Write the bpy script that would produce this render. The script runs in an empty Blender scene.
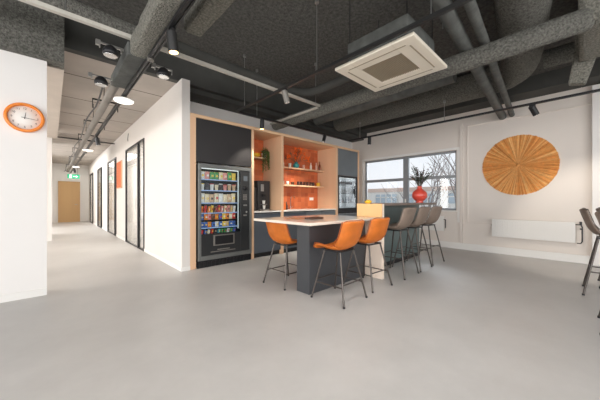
import bpy, math, random
from mathutils import Vector, Matrix
random.seed(7)
PI = math.pi
sc = bpy.context.scene
COL = sc.collection

# ------------------------------------------------------------------ mesh builder
class MB:
    def __init__(s): s.v = []; s.f = []; s.m = []; s.sm = []
    def add(s, vs, fs, mi=0, smooth=False):
        b = len(s.v); s.v += [tuple(v) for v in vs]
        for f in fs: s.f.append(tuple(b + i for i in f)); s.m.append(mi); s.sm.append(smooth)
        return s
    def box(s, x0, y0, z0, x1, y1, z1, mi=0):
        vs = [(x0,y0,z0),(x1,y0,z0),(x1,y1,z0),(x0,y1,z0),(x0,y0,z1),(x1,y0,z1),(x1,y1,z1),(x0,y1,z1)]
        return s.add(vs, [(0,3,2,1),(4,5,6,7),(0,1,5,4),(1,2,6,5),(2,3,7,6),(3,0,4,7)], mi)
    def cyl(s, p0, p1, r0, r1=None, n=16, mi=0, cap=True):
        r1 = r0 if r1 is None else r1
        p0 = Vector(p0); p1 = Vector(p1); d = (p1 - p0).normalized()
        a = d.orthogonal().normalized(); b = d.cross(a)
        vs = []
        for p, r in ((p0, r0), (p1, r1)):
            for i in range(n):
                t = 2*PI*i/n; vs.append(p + a*math.cos(t)*r + b*math.sin(t)*r)
        s.add(vs, [(i, (i+1)%n, n+(i+1)%n, n+i) for i in range(n)], mi, True)
        if cap:
            s.add(vs[:n], [tuple(range(n-1, -1, -1))], mi); s.add(vs[n:], [tuple(range(n))], mi)
        return s
    def tube(s, pts, r, n=10, mi=0, radii=None):
        pts = [Vector(p) for p in pts]; N = len(pts); vs = []
        ref = None
        for k, p in enumerate(pts):
            d = (pts[min(k+1, N-1)] - pts[max(k-1, 0)]).normalized()
            if ref is None: a = d.orthogonal().normalized()
            else:
                a = ref - d*ref.dot(d); a.normalize()
            ref = a; b = d.cross(a); rr = radii[k] if radii else r
            for i in range(n):
                t = 2*PI*i/n; vs.append(p + a*math.cos(t)*rr + b*math.sin(t)*rr)
        fs = [(k*n+i, k*n+(i+1)%n, (k+1)*n+(i+1)%n, (k+1)*n+i) for k in range(N-1) for i in range(n)]
        s.add(vs, fs, mi, True)
        s.add(vs[:n], [tuple(range(n-1,-1,-1))], mi); s.add(vs[-n:], [tuple(range(n))], mi)
        return s
    def lathe(s, prof, c=(0,0,0), n=24, mi=0, axis='z', sx=1, sy=1, cap=True):
        vs = []
        for r, h in prof:
            for i in range(n):
                t = 2*PI*i/n
                if axis == 'z': vs.append((c[0]+r*math.cos(t)*sx, c[1]+r*math.sin(t)*sy, c[2]+h))
                elif axis == 'y': vs.append((c[0]+r*math.cos(t), c[1]-h, c[2]+r*math.sin(t)))
                else: vs.append((c[0]-h, c[1]-r*math.cos(t), c[2]+r*math.sin(t)))
        N = len(prof)
        s.add(vs, [(k*n+i, k*n+(i+1)%n, (k+1)*n+(i+1)%n, (k+1)*n+i) for k in range(N-1) for i in range(n)], mi, True)
        if not cap: return s
        if prof[0][0] > 1e-4: s.add(vs[:n], [tuple(range(n-1,-1,-1))], mi)
        if prof[-1][0] > 1e-4: s.add(vs[-n:], [tuple(range(n))], mi)
        return s
    def prism(s, poly, lo, hi, axis='x', mi=0):
        def P(a, b, c): return {'x': (c, a, b), 'y': (a, c, b), 'z': (a, b, c)}[axis]
        n = len(poly)
        vs = [P(a, b, lo) for a, b in poly] + [P(a, b, hi) for a, b in poly]
        fs = [(i, (i+1)%n, n+(i+1)%n, n+i) for i in range(n)] + [tuple(range(n-1,-1,-1)), tuple(range(n, 2*n))]
        return s.add(vs, fs, mi)
    def quad(s, a, b, c, d, mi=0): return s.add([a,b,c,d], [(0,1,2,3)], mi)
    def sphere(s, c, r, n=12, mi=0, sz=1):
        m = n//2
        prof = [(r*math.sin(PI*k/m)+1e-5, -r*math.cos(PI*k/m)*sz) for k in range(m+1)]
        return s.lathe(prof, c, n, mi)

def mesh_obj(name, mb, mats, org=(0,0,0), parent=None, bevel=0, local=False):
    me = bpy.data.meshes.new(name)
    ox, oy, oz = (0,0,0) if local else org
    me.from_pydata([(x-ox, y-oy, z-oz) for x, y, z in mb.v], [], mb.f)
    if not isinstance(mats, (list, tuple)): mats = [mats]
    for m in mats: me.materials.append(m)
    me.polygons.foreach_set('material_index', mb.m)
    me.polygons.foreach_set('use_smooth', mb.sm)
    me.validate(); me.update()
    import bmesh
    bm = bmesh.new(); bm.from_mesh(me); bmesh.ops.recalc_face_normals(bm, faces=bm.faces); bm.to_mesh(me); bm.free()
    o = bpy.data.objects.new(name, me); COL.objects.link(o)
    if parent is not None: o.parent = parent
    if parent is None: o.location = org
    if bevel:
        b = o.modifiers.new('bevel', 'BEVEL'); b.width = bevel; b.segments = 2; b.limit_method = 'ANGLE'; b.angle_limit = math.radians(50)
    return o

def tag(o, label, cat, group=None, kind=None):
    o['label'] = label; o['category'] = cat
    if group: o['group'] = group
    if kind: o['kind'] = kind
    return o
def thing(name, label, cat, loc=(0,0,0), group=None, rz=0):
    o = bpy.data.objects.new(name, None); COL.objects.link(o); o.empty_display_size = .1
    o.location = loc; o.rotation_euler = (0,0,rz)
    return tag(o, label, cat, group)
def root_of(o):
    while o.parent: o = o.parent
    return o
def part(name, mb, mat, parent, bevel=0, local=False):
    """mesh built in world coordinates (or local=True) under its thing (parts have zero offset)"""
    return mesh_obj(name, mb, mat, tuple(root_of(parent).location), parent, bevel, local)
def solo(name, mb, mat, label, cat, org, group=None, bevel=0, local=False):
    o = mesh_obj(name, mb, mat, org, None, bevel, local); return tag(o, label, cat, group)
def struct(name, mb, mat, bevel=0, parent=None):
    o = mesh_obj(name, mb, mat, (0,0,0), parent, bevel)
    if parent is None: o['kind'] = 'structure'
    return o
def dup(root, loc, rz=None, label=None, sz=None):
    r = root.copy(); COL.objects.link(r); r.location = loc
    if rz is not None: r.rotation_euler = (0,0,rz)
    if label: r['label'] = label
    if sz: r.scale = (1,1,sz)
    for ch in list(root.children):
        c = ch.copy(); COL.objects.link(c); c.parent = r
        for g in list(ch.children):
            d = g.copy(); COL.objects.link(d); d.parent = c
    return r
def text_mb(txt, size, place, depth=.001):
    """letters turned into mesh; place maps (x, y) of the letter plane to the world"""
    cu = bpy.data.curves.new('lettering', 'FONT'); cu.body = txt; cu.size = size; cu.align_x = 'CENTER'; cu.align_y = 'CENTER'
    ob = bpy.data.objects.new('lettering', cu); COL.objects.link(ob)
    bpy.context.view_layer.update()
    me = bpy.data.meshes.new_from_object(ob.evaluated_get(bpy.context.evaluated_depsgraph_get()))
    mb = MB(); mb.add([place(v.co.x, v.co.y) for v in me.vertices], [tuple(p.vertices) for p in me.polygons])
    bpy.data.objects.remove(ob); bpy.data.curves.remove(cu); bpy.data.meshes.remove(me)
    return mb

# ------------------------------------------------------------------ materials
def srgb(r, g, b):
    f = lambda c: (c/255/12.92) if c/255 <= .04045 else ((c/255+.055)/1.055)**2.4
    return (f(r), f(g), f(b), 1)
def mat(name, col, rough=.5, metal=0, var=.06, vscale=3, vstretch=(1,1,1), bump=0, bscale=60, bdist=.01, emit=0, coat=0, spec=None, detail=4):
    m = bpy.data.materials.new(name); m.use_nodes = True
    nt = m.node_tree; N = nt.nodes; L = nt.links; b = N['Principled BSDF']
    c = srgb(*col)
    tc = N.new('ShaderNodeTexCoord'); mp = N.new('ShaderNodeMapping'); mp.inputs['Scale'].default_value = vstretch
    L.new(tc.outputs['Object'], mp.inputs['Vector'])
    no = N.new('ShaderNodeTexNoise'); no.inputs['Scale'].default_value = vscale; no.inputs['Detail'].default_value = detail
    L.new(mp.outputs[0], no.inputs['Vector'])
    rp = N.new('ShaderNodeValToRGB'); rp.color_ramp.elements[0].position = .3; rp.color_ramp.elements[1].position = .7
    rp.color_ramp.elements[0].color = tuple(max(0, x*(1-var)) for x in c[:3]) + (1,)
    rp.color_ramp.elements[1].color = tuple(min(1, x*(1+var)) for x in c[:3]) + (1,)
    L.new(no.outputs['Fac'], rp.inputs[0]); L.new(rp.outputs[0], b.inputs['Base Color'])
    b.inputs['Roughness'].default_value = rough; b.inputs['Metallic'].default_value = metal
    if spec is not None: b.inputs['Specular IOR Level'].default_value = spec
    if coat: b.inputs['Coat Weight'].default_value = coat; b.inputs['Coat Roughness'].default_value = .08
    if emit:
        L.new(rp.outputs[0], b.inputs['Emission Color']); b.inputs['Emission Strength'].default_value = emit
    if bump:
        n2 = N.new('ShaderNodeTexNoise'); n2.inputs['Scale'].default_value = bscale; n2.inputs['Detail'].default_value = 5
        L.new(tc.outputs['Object'], n2.inputs['Vector'])
        bp = N.new('ShaderNodeBump'); bp.inputs['Strength'].default_value = bump; bp.inputs['Distance'].default_value = bdist
        L.new(n2.outputs['Fac'], bp.inputs['Height']); L.new(bp.outputs[0], b.inputs['Normal'])
    return m
def glass(name, tint=(.98,.985,.985), refl=1.0, rough=.02):
    m = bpy.data.materials.new(name); m.use_nodes = True
    nt = m.node_tree; N = nt.nodes; L = nt.links; N.clear()
    out = N.new('ShaderNodeOutputMaterial'); mx = N.new('ShaderNodeMixShader'); tr = N.new('ShaderNodeBsdfTransparent'); gl = N.new('ShaderNodeBsdfGlossy')
    fr = N.new('ShaderNodeFresnel'); fr.inputs['IOR'].default_value = 1.45
    ml = N.new('ShaderNodeMath'); ml.operation = 'MULTIPLY'; ml.inputs[1].default_value = refl; L.new(fr.outputs[0], ml.inputs[0])
    tr.inputs['Color'].default_value = (*tint, 1); gl.inputs['Roughness'].default_value = rough
    L.new(ml.outputs[0], mx.inputs[0]); L.new(tr.outputs[0], mx.inputs[1]); L.new(gl.outputs[0], mx.inputs[2]); L.new(mx.outputs[0], out.inputs[0])
    return m

M = {}
M['wall'] = mat('white plaster', (234,231,228), .8, var=.015, vscale=1.2, bump=.05, bscale=90)
M['wall_beige'] = mat('warm off white plaster', (224,216,208), .8, var=.02, vscale=1.1, bump=.05, bscale=90)
M['trim_white'] = mat('white painted trim', (232,230,226), .5, var=.01)
M['spray'] = mat('sprayed grey insulation', (120,119,112), .95, var=.5, vscale=46, bump=1, bscale=75, bdist=.05, detail=8)
M['spray_dark'] = mat('dark sprayed ceiling', (92,91,87), .95, var=.4, vscale=26, bump=1, bscale=60, bdist=.035, detail=8)
M['spray_pale'] = mat('pale sprayed insulation', (142,140,130), .95, var=.45, vscale=48, bump=1, bscale=75, bdist=.05, detail=8)
M['paint_dark'] = mat('dark painted concrete', (70,70,67), .85, var=.2, vscale=2.2, bump=.2, bscale=20)
M['duct_dark'] = mat('dark duct wrap', (92,94,91), .8, var=.25, vscale=6, bump=.5, bscale=24, bdist=.02)
M['black_metal'] = mat('black powder coated metal', (38,38,40), .4, .3, var=.1)
M['track_metal'] = mat('dark aluminium track', (72,72,72), .35, .7, var=.1)
M['steel'] = mat('brushed steel', (170,170,168), .3, .9, var=.08, vstretch=(1,1,20))
M['chrome'] = mat('chrome', (220,220,220), .12, 1, var=.02)
M['leg_metal'] = mat('dark grey metal leg', (92,86,82), .35, .7, var=.1)
M['white_plastic'] = mat('white plastic', (238,236,230), .4, var=.01)
M['cream_plastic'] = mat('cream plastic', (240,232,216), .5, var=.015)
M['ac_grille'] = mat('beige louvre', (168,156,134), .6, var=.05)
M['conduit'] = mat('pale galvanised rail', (196,192,182), .5, .1, var=.06)
M['tray'] = mat('grey cable tray', (128,124,118), .5, .4, var=.1)
M['lamp_white'] = mat('lit white lens', (255,250,240), .5, var=0, emit=2)
M['strip_light'] = mat('cool strip light', (235,240,235), .5, var=0, emit=.8)
M['soffit_plain'] = mat('plain concrete bulkhead', (186,176,166), .85, var=.05)
M['lamp_warm'] = mat('lit warm lens', (255,205,130), .5, var=0, emit=9)
M['disc_lit'] = mat('opal disc', (250,248,242), .5, var=0, emit=.9)
M['wood'] = mat('light plywood', (226,186,150), .55, var=.07, vscale=2.5, vstretch=(1,1,.12), bump=.03)
M['wood_h'] = mat('light plywood shelf', (228,190,152), .55, var=.07, vscale=3, vstretch=(.15,1,1))
M['wood_edge'] = mat('pale ply edge', (236,206,172), .6, var=.05, vscale=20)
M['wood_table'] = mat('honey oak cladding', (232,186,130), .5, var=.08, vscale=3, vstretch=(1,.2,1), bump=.03)
M['wood_pale'] = mat('pale oak cladding', (234,218,202), .55, var=.05, vscale=4, vstretch=(1,.8,.12))
M['door_wood'] = mat('tan veneer', (196,158,110), .5, var=.04, vstretch=(1,1,.1))
M['navy'] = mat('slate blue cabinet front', (84,90,98), .45, var=.04)
M['charcoal'] = mat('charcoal laminate', (66,68,72), .5, var=.04)
M['slate_laminate'] = mat('slate laminate', (112,118,122), .5, var=.04)  # paler than the charcoal laminate, used on some cabinet fronts
M['teal'] = mat('dark teal laminate', (104,120,120), .45, var=.05)
M['black_panel'] = mat('matt black board', (44,42,43), .55, var=.1, vscale=1.5)
M['worktop'] = mat('white worktop', (232,228,222), .25, var=.02, vscale=30)
M['tabletop'] = mat('cream speckled tabletop', (228,216,202), .16, var=.04, vscale=40, coat=.3)
M['counter_dark'] = mat('taupe counter top', (120,106,98), .4, var=.06, vscale=10)
M['leather_orange'] = mat('tan orange leather', (204,110,36), .45, var=.12, vscale=9, bump=.25, bscale=140, bdist=.004)
M['leather_dark'] = mat('orange leather piping', (168,84,28), .5, var=.05)
M['leather_grey'] = mat('taupe grey leather', (130,114,102), .5, var=.12, vscale=9, bump=.25, bscale=140, bdist=.004)
M['leather_grey_dark'] = mat('taupe piping', (98,88,80), .5, var=.05)
M['terracotta'] = mat('coral red glaze', (222,82,66), .3, var=.04, coat=.4)
M['foliage'] = mat('muted green leaf', (86,98,84), .6, var=.3, vscale=20)
M['foliage_purple'] = mat('dusky eucalyptus leaf', (96,88,92), .6, var=.3, vscale=20)
M['foliage_green'] = mat('trailing ivy leaf', (92,122,60), .6, var=.35, vscale=30)
M['stem'] = mat('brown stem', (96,76,56), .7)
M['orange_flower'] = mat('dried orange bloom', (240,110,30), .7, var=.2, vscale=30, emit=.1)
M['clock_orange'] = mat('orange clock rim', (238,134,34), .35, var=.03, coat=.3)
M['clock_face'] = mat('clock face white', (240,238,232), .5, var=.01)
M['ink'] = mat('dark print', (60,56,54), .6)
M['green_sign'] = mat('green exit sign', (30,170,120), .4, emit=.6, var=0)
M['white_sign'] = mat('white exit pictogram', (240,255,248), .4, emit=.9, var=0)
M['art_orange'] = mat('burnt orange acoustic panel', (206,112,70), .8, var=.1, vscale=14)
M['yellow'] = mat('yellow glaze', (238,190,50), .4)
M['orange_box'] = mat('orange card', (226,112,40), .5)
M['teal_vase'] = mat('teal ceramic', (60,150,150), .35)
M['pink'] = mat('pale pink ceramic', (236,190,170), .4)
M['brown_glass'] = mat('reddish brown glass', (130,64,40), .2)
M['jar_dark'] = mat('dark jar', (70,44,34), .3)
M['tray_dark'] = mat('dark wooden tray', (76,52,42), .4)
M['board'] = mat('brown cutting board', (178,120,84), .5, var=.1, vstretch=(1,6,1))
M['glass'] = glass('clear window glass')
M['glass_door'] = glass('corridor door glass', (.93,.93,.92), .5)
M['glass_vending'] = glass('vending glass', (.93,.95,.96), .7)
M['glass_cup'] = glass('drinking glass', (.85,.88,.9), 1.2)
M['blue_rail'] = mat('pale blue price rail', (150,174,210), .4, emit=.35, var=.05)
M['frame_grey'] = mat('vending silver frame', (122,124,122), .35, .5, var=.05)
M['vend_dark'] = mat('vending dark panel', (46,47,48), .3, var=.05)
M['vend_in'] = mat('vending interior', (34,48,52), .5, var=.3, vscale=12)
M['fridge_in'] = mat('fridge interior', (215,220,222), .4, emit=.5, var=.05)  # inner walls given a glow of their own so the fridge looks bright
M['alu'] = mat('grey aluminium window frame', (148,152,156), .4, .3, var=.03)
M['bark'] = mat('bare bark', (138,130,128), .9, var=.2, vscale=12)
M['ext_white'] = mat('pale facade', (236,232,226), .8, var=.03, vscale=.5)
M['ext_pink'] = mat('pale pink brick band', (222,196,182), .8, var=.05, vscale=.5)
M['ext_glass'] = mat('blue grey facade glass', (176,190,200), .3, var=.15, vscale=.6)
M['ext_ground'] = mat('wet asphalt and grass', (150,152,146), .9, var=.2, vscale=.2)

# sunburst wood tones
M['ray_a'] = mat('honey rattan', (236,178,108), .55, var=.12, vscale=20)
M['ray_b'] = mat('amber rattan', (222,156,86), .55, var=.12, vscale=20)
M['ray_c'] = mat('straw rattan', (246,204,142), .55, var=.12, vscale=20)

def floor_mat():
    m = mat('polished concrete floor', (202,199,196), .36, var=.1, vscale=.7, detail=8)
    nt = m.node_tree; N = nt.nodes; L = nt.links; b = N['Principled BSDF']
    tc = [n for n in N if n.type == 'TEX_COORD'][0]
    n3 = N.new('ShaderNodeTexNoise'); n3.inputs['Scale'].default_value = 3.5; n3.inputs['Detail'].default_value = 10; n3.inputs['Roughness'].default_value = .7
    L.new(tc.outputs['Object'], n3.inputs['Vector'])
    mr = N.new('ShaderNodeMapRange'); mr.inputs[3].default_value = .28; mr.inputs[4].default_value = .5
    L.new(n3.outputs['Fac'], mr.inputs[0]); L.new(mr.outputs[0], b.inputs['Roughness'])
    rp = [n for n in N if n.type == 'VALTORGB'][0]
    mx = N.new('ShaderNodeMix'); mx.data_type = 'RGBA'; mx.blend_type = 'MULTIPLY'; mx.inputs[0].default_value = .22
    L.new(rp.outputs[0], mx.inputs[6]); L.new(n3.outputs['Fac'], mx.inputs[7]); L.new(mx.outputs[2], b.inputs['Base Color'])
    return m
M['floor'] = floor_mat()
def concrete_mat():
    m = mat('concrete plank soffit', (176,168,160), .85, var=.12, vscale=1.3, bump=.15, bscale=30)
    nt = m.node_tree; N = nt.nodes; L = nt.links; b = N['Principled BSDF']
    tc = [n for n in N if n.type == 'TEX_COORD'][0]
    sp = N.new('ShaderNodeSeparateXYZ'); L.new(tc.outputs['Object'], sp.inputs[0])
    a = N.new('ShaderNodeMath'); a.operation = 'ADD'; a.inputs[1].default_value = -5.75+13; L.new(sp.outputs['Y'], a.inputs[0])
    d = N.new('ShaderNodeMath'); d.operation = 'DIVIDE'; d.inputs[1].default_value = 1.3; L.new(a.outputs[0], d.inputs[0])
    f = N.new('ShaderNodeMath'); f.operation = 'FRACT'; L.new(d.outputs[0], f.inputs[0])
    l = N.new('ShaderNodeMath'); l.operation = 'LESS_THAN'; l.inputs[1].default_value = .022; L.new(f.outputs[0], l.inputs[0])
    rp = [n for n in N if n.type == 'VALTORGB'][0]
    mx = N.new('ShaderNodeMix'); mx.data_type = 'RGBA'; L.new(l.outputs[0], mx.inputs[0]); L.new(rp.outputs[0], mx.inputs[6]); mx.inputs[7].default_value = srgb(84,78,72)
    L.new(mx.outputs[2], b.inputs['Base Color'])
    return m
M['concrete'] = concrete_mat()
def tile_mat():
    m = bpy.data.materials.new('glossy orange tile'); m.use_nodes = True
    nt = m.node_tree; N = nt.nodes; L = nt.links; b = N['Principled BSDF']
    tc = N.new('ShaderNodeTexCoord'); mp = N.new('ShaderNodeMapping'); mp.inputs['Rotation'].default_value = (PI/2, 0, 0)
    L.new(tc.outputs['Object'], mp.inputs[0])
    br = N.new('ShaderNodeTexBrick'); br.offset = 0; br.inputs['Scale'].default_value = 1
    br.inputs['Brick Width'].default_value = .13; br.inputs['Row Height'].default_value = .13; br.inputs['Mortar Size'].default_value = .004
    br.inputs['Color1'].default_value = srgb(184,92,56); br.inputs['Color2'].default_value = srgb(216,120,74); br.inputs['Mortar'].default_value = srgb(196,112,74)
    L.new(mp.outputs[0], br.inputs['Vector']); L.new(br.outputs['Color'], b.inputs['Base Color'])
    b.inputs['Roughness'].default_value = .08
    bp = N.new('ShaderNodeBump'); bp.inputs['Strength'].default_value = .5; bp.inputs['Distance'].default_value = .004; bp.invert = True
    L.new(br.outputs['Fac'], bp.inputs['Height']); L.new(bp.outputs[0], b.inputs['Normal'])
    return m
M['tile'] = tile_mat()

# ------------------------------------------------------------------ camera
cd = bpy.data.cameras.new('camera'); cam = bpy.data.objects.new('camera', cd); COL.objects.link(cam)
cd.sensor_width = 36; cd.lens = 265/600*36; cd.shift_y = 1/600; cd.clip_start = .02; cd.clip_end = 300
cam.location = (0, 0, 1.2); cam.rotation_euler = (PI/2, 0, -math.radians(43.2))
sc.camera = cam

# ------------------------------------------------------------------ setting
WX = 7.5      # inner face of the window wall
BY = 5.38     # back wall behind the kitchen
struct('floor', MB().box(-6, -6, -.1, 8.0, 20.3, 0), M['floor'])
struct('ceiling', MB().box(-6, -6, 3.7, 8.0, 4.9, 3.9), M['spray_dark'])
# corridor soffit, dark downstand, left bulkhead
struct('ceiling_corridor', MB().box(-6, 4.9, 3.29, 4.7, 20.3, 3.6), M['concrete'])
struct('trim_1', MB().box(.12, 4.80, 3.285, 8.0, 4.92, 3.7).box(1.74, 4.92, 3.2, 8.0, 5.6, 3.7), M['paint_dark'])
struct('trim_2', MB().box(-6, 4.60, 2.99, .125, 4.80, 3.7), M['spray'])
struct('trim_3', MB().box(-.6, 4.86, 2.99, .13, 10.3, 3.29), M['soffit_plain'])
struct('trim_4', MB().box(7.0, -6, 3.40, 8.0, 4.8, 3.7), M['paint_dark'])
# clock wall and its baseboard
struct('wall_clock', MB().box(-6, 4.70, 0, -.04, 4.86, 2.99), M['wall'])
struct('baseboard_clock', MB().box(-6, 4.685, 0, -.04, 4.70, .09), M['trim_white'])
struct('wall_corridor_left', MB().box(-6, 10.9, 0, .02, 11.1, 3.29).box(-.15, 11.1, 0, .02, 13, 3.29).box(-.15, 16.5, 0, .02, 20, 3.29), M['wall'])
struct('wall_left', MB().box(-6.15, 4.86, 0, -6, 10.9, 3.29), M['wall'])
struct('wall_end', MB().box(-1, 20, 0, 4.7, 20.2, 3.29), M['wall'])
# corridor right wall with four glazed openings
ops = [(7.13, 9.27, 2.70), (10.84, 12.7, 2.70), (14.3, 15.8, 2.70), (17.6, 19.2, 2.70)]
w = MB(); y = 4.66
for a, b, h in ops:
    w.box(1.62, y, 0, 1.757, a, 3.29); w.box(1.62, a, h, 1.757, b, 3.29); y = b
w.box(1.62, y, 0, 1.757, 20, 3.29)
struct('wall_corridor_right', w, mat('corridor plaster', (220,215,210), .8, var=.015, vscale=1.2))
struct('wall_office', MB().box(4.5, 5.6, 0, 4.62, 20, 3.29).box(1.757, 5.6, 0, 4.5, 5.7, 3.29).box(1.757, 13.4, 0, 4.5, 13.5, 3.29).box(1.757,10.0,0,4.5,10.1,3.29), M['wall'])
bb = MB(); y = 4.66
for a, b, h in ops: bb.box(1.608, y, 0, 1.62, a, .07); y = b
bb.box(1.608, y, 0, 1.62, 20, .07); bb.box(1.608, 4.648, 0, 1.757, 4.66, .07)
struct('baseboard_corridor', bb, M['trim_white'])
for i, (a, b, h) in enumerate(ops):
    f = MB(); t = .045
    f.box(1.60, a, h-t, 1.64, b, h); f.box(1.60, a, 0, 1.63, a+t, h); f.box(1.60, b-t, 0, 1.64, b, h)
    post = a + (.62 if i == 0 else .3)
    f.box(1.60, post-.035, 0, 1.65, post+.035, h)
    f.box(1.61, a, 0, 1.65, b, .03)
    d = struct('door_%d' % (i+1), f, M['black_metal'])
    mesh_obj('glass_pane', MB().box(1.62, post+.035, .03, 1.628, b-t, h-t), M['glass_door'], (0,0,0), d)
    mesh_obj('side_pane', MB().box(1.632, a+t, .03, 1.640, post-.035, h-t), M['glass_door'], (0,0,0), d)
    mesh_obj('handle', MB().cyl((1.58, post+.09, .95), (1.58, post+.09, 1.25), .01, n=8).cyl((1.58, post+.09, 1.0),(1.64, post+.09, 1.0),.006,n=6).cyl((1.58, post+.09, 1.2),(1.64, post+.09, 1.2),.006,n=6), M['steel'], (0,0,0), d)
# door at the end of the corridor
d = struct('door_5', MB().box(.33, 19.95, 0, 1.17, 19.99, 2.26), M['door_wood'])
mesh_obj('door_frame', MB().box(.28, 19.93, 0, .33, 20, 2.31).box(1.17, 19.93, 0, 1.22, 20, 2.31).box(.28, 19.93, 2.26, 1.22, 20, 2.31), M['door_wood'], (0,0,0), d)
mesh_obj('handle', MB().cyl((1.1, 19.9, 1.0), (.98, 19.9, 1.0), .012, n=8).cyl((1.1, 19.9, 1.0), (1.1, 19.95, 1.0), .012, n=8), M['steel'], (0,0,0), d)
# kitchen back wall
struct('wall_back', MB().box(1.757, BY, 0, 7.7, 5.6, 3.2), M['wall'])
# window wall: opening y 2.19..4.93, z .97...2.50
wy0, wy1, wz0, wz1 = 2.19, 4.93, .96, 2.50
struct('wall_window', MB().box(WX, -6, 0, WX+.25, wy0, 3.4).box(WX, wy1, 0, WX+.25, BY, 3.4).box(WX, wy0, 0, WX+.25, wy1, wz0).box(WX, wy0, wz1, WX+.25, wy1, 3.4), M['wall_beige'])
struct('wall_pier', MB().box(WX-.12, -1.2, 0, WX, -.13, 3.36), M['wall'])
struct('baseboard_window', MB().box(WX-.06, -.13, 0, WX, BY, .13).box(WX-.045, -.13, .13, WX, BY, .15), M['trim_white'])
# thin raised mouldings on the window wall (dado ledge and panel outline)
tr = MB(); tr.box(WX-.04, 1.45, .62, WX, wy0-.1, .665); tr.box(WX-.045, wy0-.15, .15, WX, wy0-.09, 3.12); tr.box(WX-.03, wy0-.26, .66, WX, wy0-.235, 3.06); tr.box(WX-.03, -.13, 3.04, WX, wy0-.235, 3.065); tr.box(WX-.015,.0,3.045,WX,.015,3.4)
struct('trim_5', tr, M['wall_beige'])
struct('trim_6', MB().box(WX-.02, wy0-.09, .66, WX, wy0-.03, 2.56).box(WX-.02, wy0-.03, wz1, WX, wy1+.06, 2.56).box(WX-.02, wy1, .66, WX, wy1+.06, wz1).box(WX-.05, wy0-.05, wz0-.03, WX+.2, wy1, wz0), M['trim_white'])
f = MB(); gx0, gx1 = WX+.10, WX+.16; t = .05
f.box(gx0, wy0, wz0, gx1, wy0+t, wz1).box(gx0, wy1-t, wz0, gx1, wy1, wz1).box(gx0, wy0, wz0, gx1, wy1, wz0+t).box(gx0, wy0, wz1-t, gx1, wy1, wz1)
f.box(gx0-.02, 3.47, wz0, gx1, 3.62, wz1); f.box(gx0-.01, wy0, 1.80, gx1, wy1, 1.88)
d = struct('window_1', f, M['alu'])
g = MB()
for ya, yb in ((wy0+t, 3.47), (3.62, wy1-t)):
    for za, zb in ((wz0+t, 1.80), (1.88, wz1-t)): g.box(gx0+.025, ya, za, gx0+.03, yb, zb)
mesh_obj('glass_pane', g, M['glass'], (0,0,0), d)
mesh_obj('handle', MB().box(gx0-.05, 3.53, 1.10, gx0-.02, 3.56, 1.26), M['white_plastic'], (0,0,0), d)
# left/behind wall portions (never in the picture; they close the room)
struct('wall_rear', MB().box(-6, -6.1, 0, 8, -6, .9).box(-6, -6.1, 2.9, 8, -6, 3.7), M['wall'])

# ------------------------------------------------------------------ ceiling works
def duct_tube(name, pts, r, m, label, radii=None, wob=.012, step=.12, n=22):
    P = [Vector(p) for p in pts]; out = [P[0]]
    for k in range(len(P)-1):
        L = (P[k+1]-P[k]).length; c = max(1, int(L/step))
        for i in range(1, c+1): out.append(P[k].lerp(P[k+1], i/c))
    for _ in range(3): out = [out[0]] + [(out[i-1]+out[i]*2+out[i+1])/4 for i in range(1, len(out)-1)] + [out[-1]]
    rr = [r*(1+random.uniform(-1,1)*wob/r*.5) for _ in out]
    mb = MB().tube(out, r, n, radii=rr)
    return solo(name, mb, m, label, 'duct', tuple(P[0]))
# long insulated box duct carrying the left light track
def rough_box(x0,y0,z0,x1,y1,z1):
    mb = MB(); ny = max(2, int((y1-y0)/.12)); ring = []
    prof = []
    r = .03
    for cx, cz, a0 in ((x1-r, z1-r, 0), (x0+r, z1-r, 90), (x0+r, z0+r, 180), (x1-r, z0+r, 270)):
        for k in range(4):
            a = math.radians(a0+k*30); prof.append((cx+r*math.cos(a), cz+r*math.sin(a)))
    n = len(prof); vs = []
    for j in range(ny+1):
        yy = y0+(y1-y0)*j/ny
        for (px, pz) in prof: vs.append((px+random.uniform(-.006,.006), yy, pz+random.uniform(-.006,.006)))
    mb.add(vs, [(j*n+i, j*n+(i+1)%n, (j+1)*n+(i+1)%n, (j+1)*n+i) for j in range(ny) for i in range(n)], 0, True)
    mb.add(vs[:n], [tuple(range(n))]); mb.add(vs[-n:], [tuple(range(n))])
    return mb
solo('insulated_duct', rough_box(.62, -.5, 2.79, .84, 3.35, 2.97), M['spray_pale'], 'long pale sprayed duct running over the left light track toward the corridor', 'duct', (.73, 1.9, 2.79))
solo('insulated_duct', MB().box(.60, 3.36, 2.79, .84, 4.45, 2.93), M['duct_dark'], 'smooth dark duct end between the two silver ringed spotlights', 'duct', (.73, 3.9, 2.79), bevel=.01)
solo('insulated_duct', rough_box(.98, -.5, 2.92, 1.16, 2.75, 3.12).box(1.05,1,3.1,1.09,1.02,3.7), M['spray_pale'], 'short pale sprayed duct stub just right of the left light track', 'duct', (1.07, 1.1, 2.92))
duct_tube('insulated_pipe', [(-4, 3.85, 3.3), (.1, 3.8, 3.3), (1.0, 3.8, 3.28)], .09, M['spray'], 'sprayed pipe at the top left passing above the pale rail')
duct_tube('insulated_pipe', [(-1.5, 1.9, 3.5), (.72, 2.6, 3.5)], .16, M['spray'], 'fat sprayed pipe at the top left edge crossing to the pale duct')
duct_tube('insulated_pipe', [(.95, 3.45, 3.12), (2.2, 3.5, 3.14), (3.1, 3.45, 3.10), (3.34, 3.3, 3.10), (3.38, 2.15, 3.12)], .07, M['paint_dark'], 'dark lumpy pipe above the pale rail that bends behind the ceiling cassette unit')
duct_tube('insulated_beam', [(3.72, 4.78, 2.92), (3.72, 1.0, 2.92), (3.74, .5, 2.93), (3.80, .2, 2.97), (4.0, -.02, 3.06)], .11, M['spray'], 'long sprayed grey pipe running behind the ceiling cassette unit into the corner block')
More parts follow.
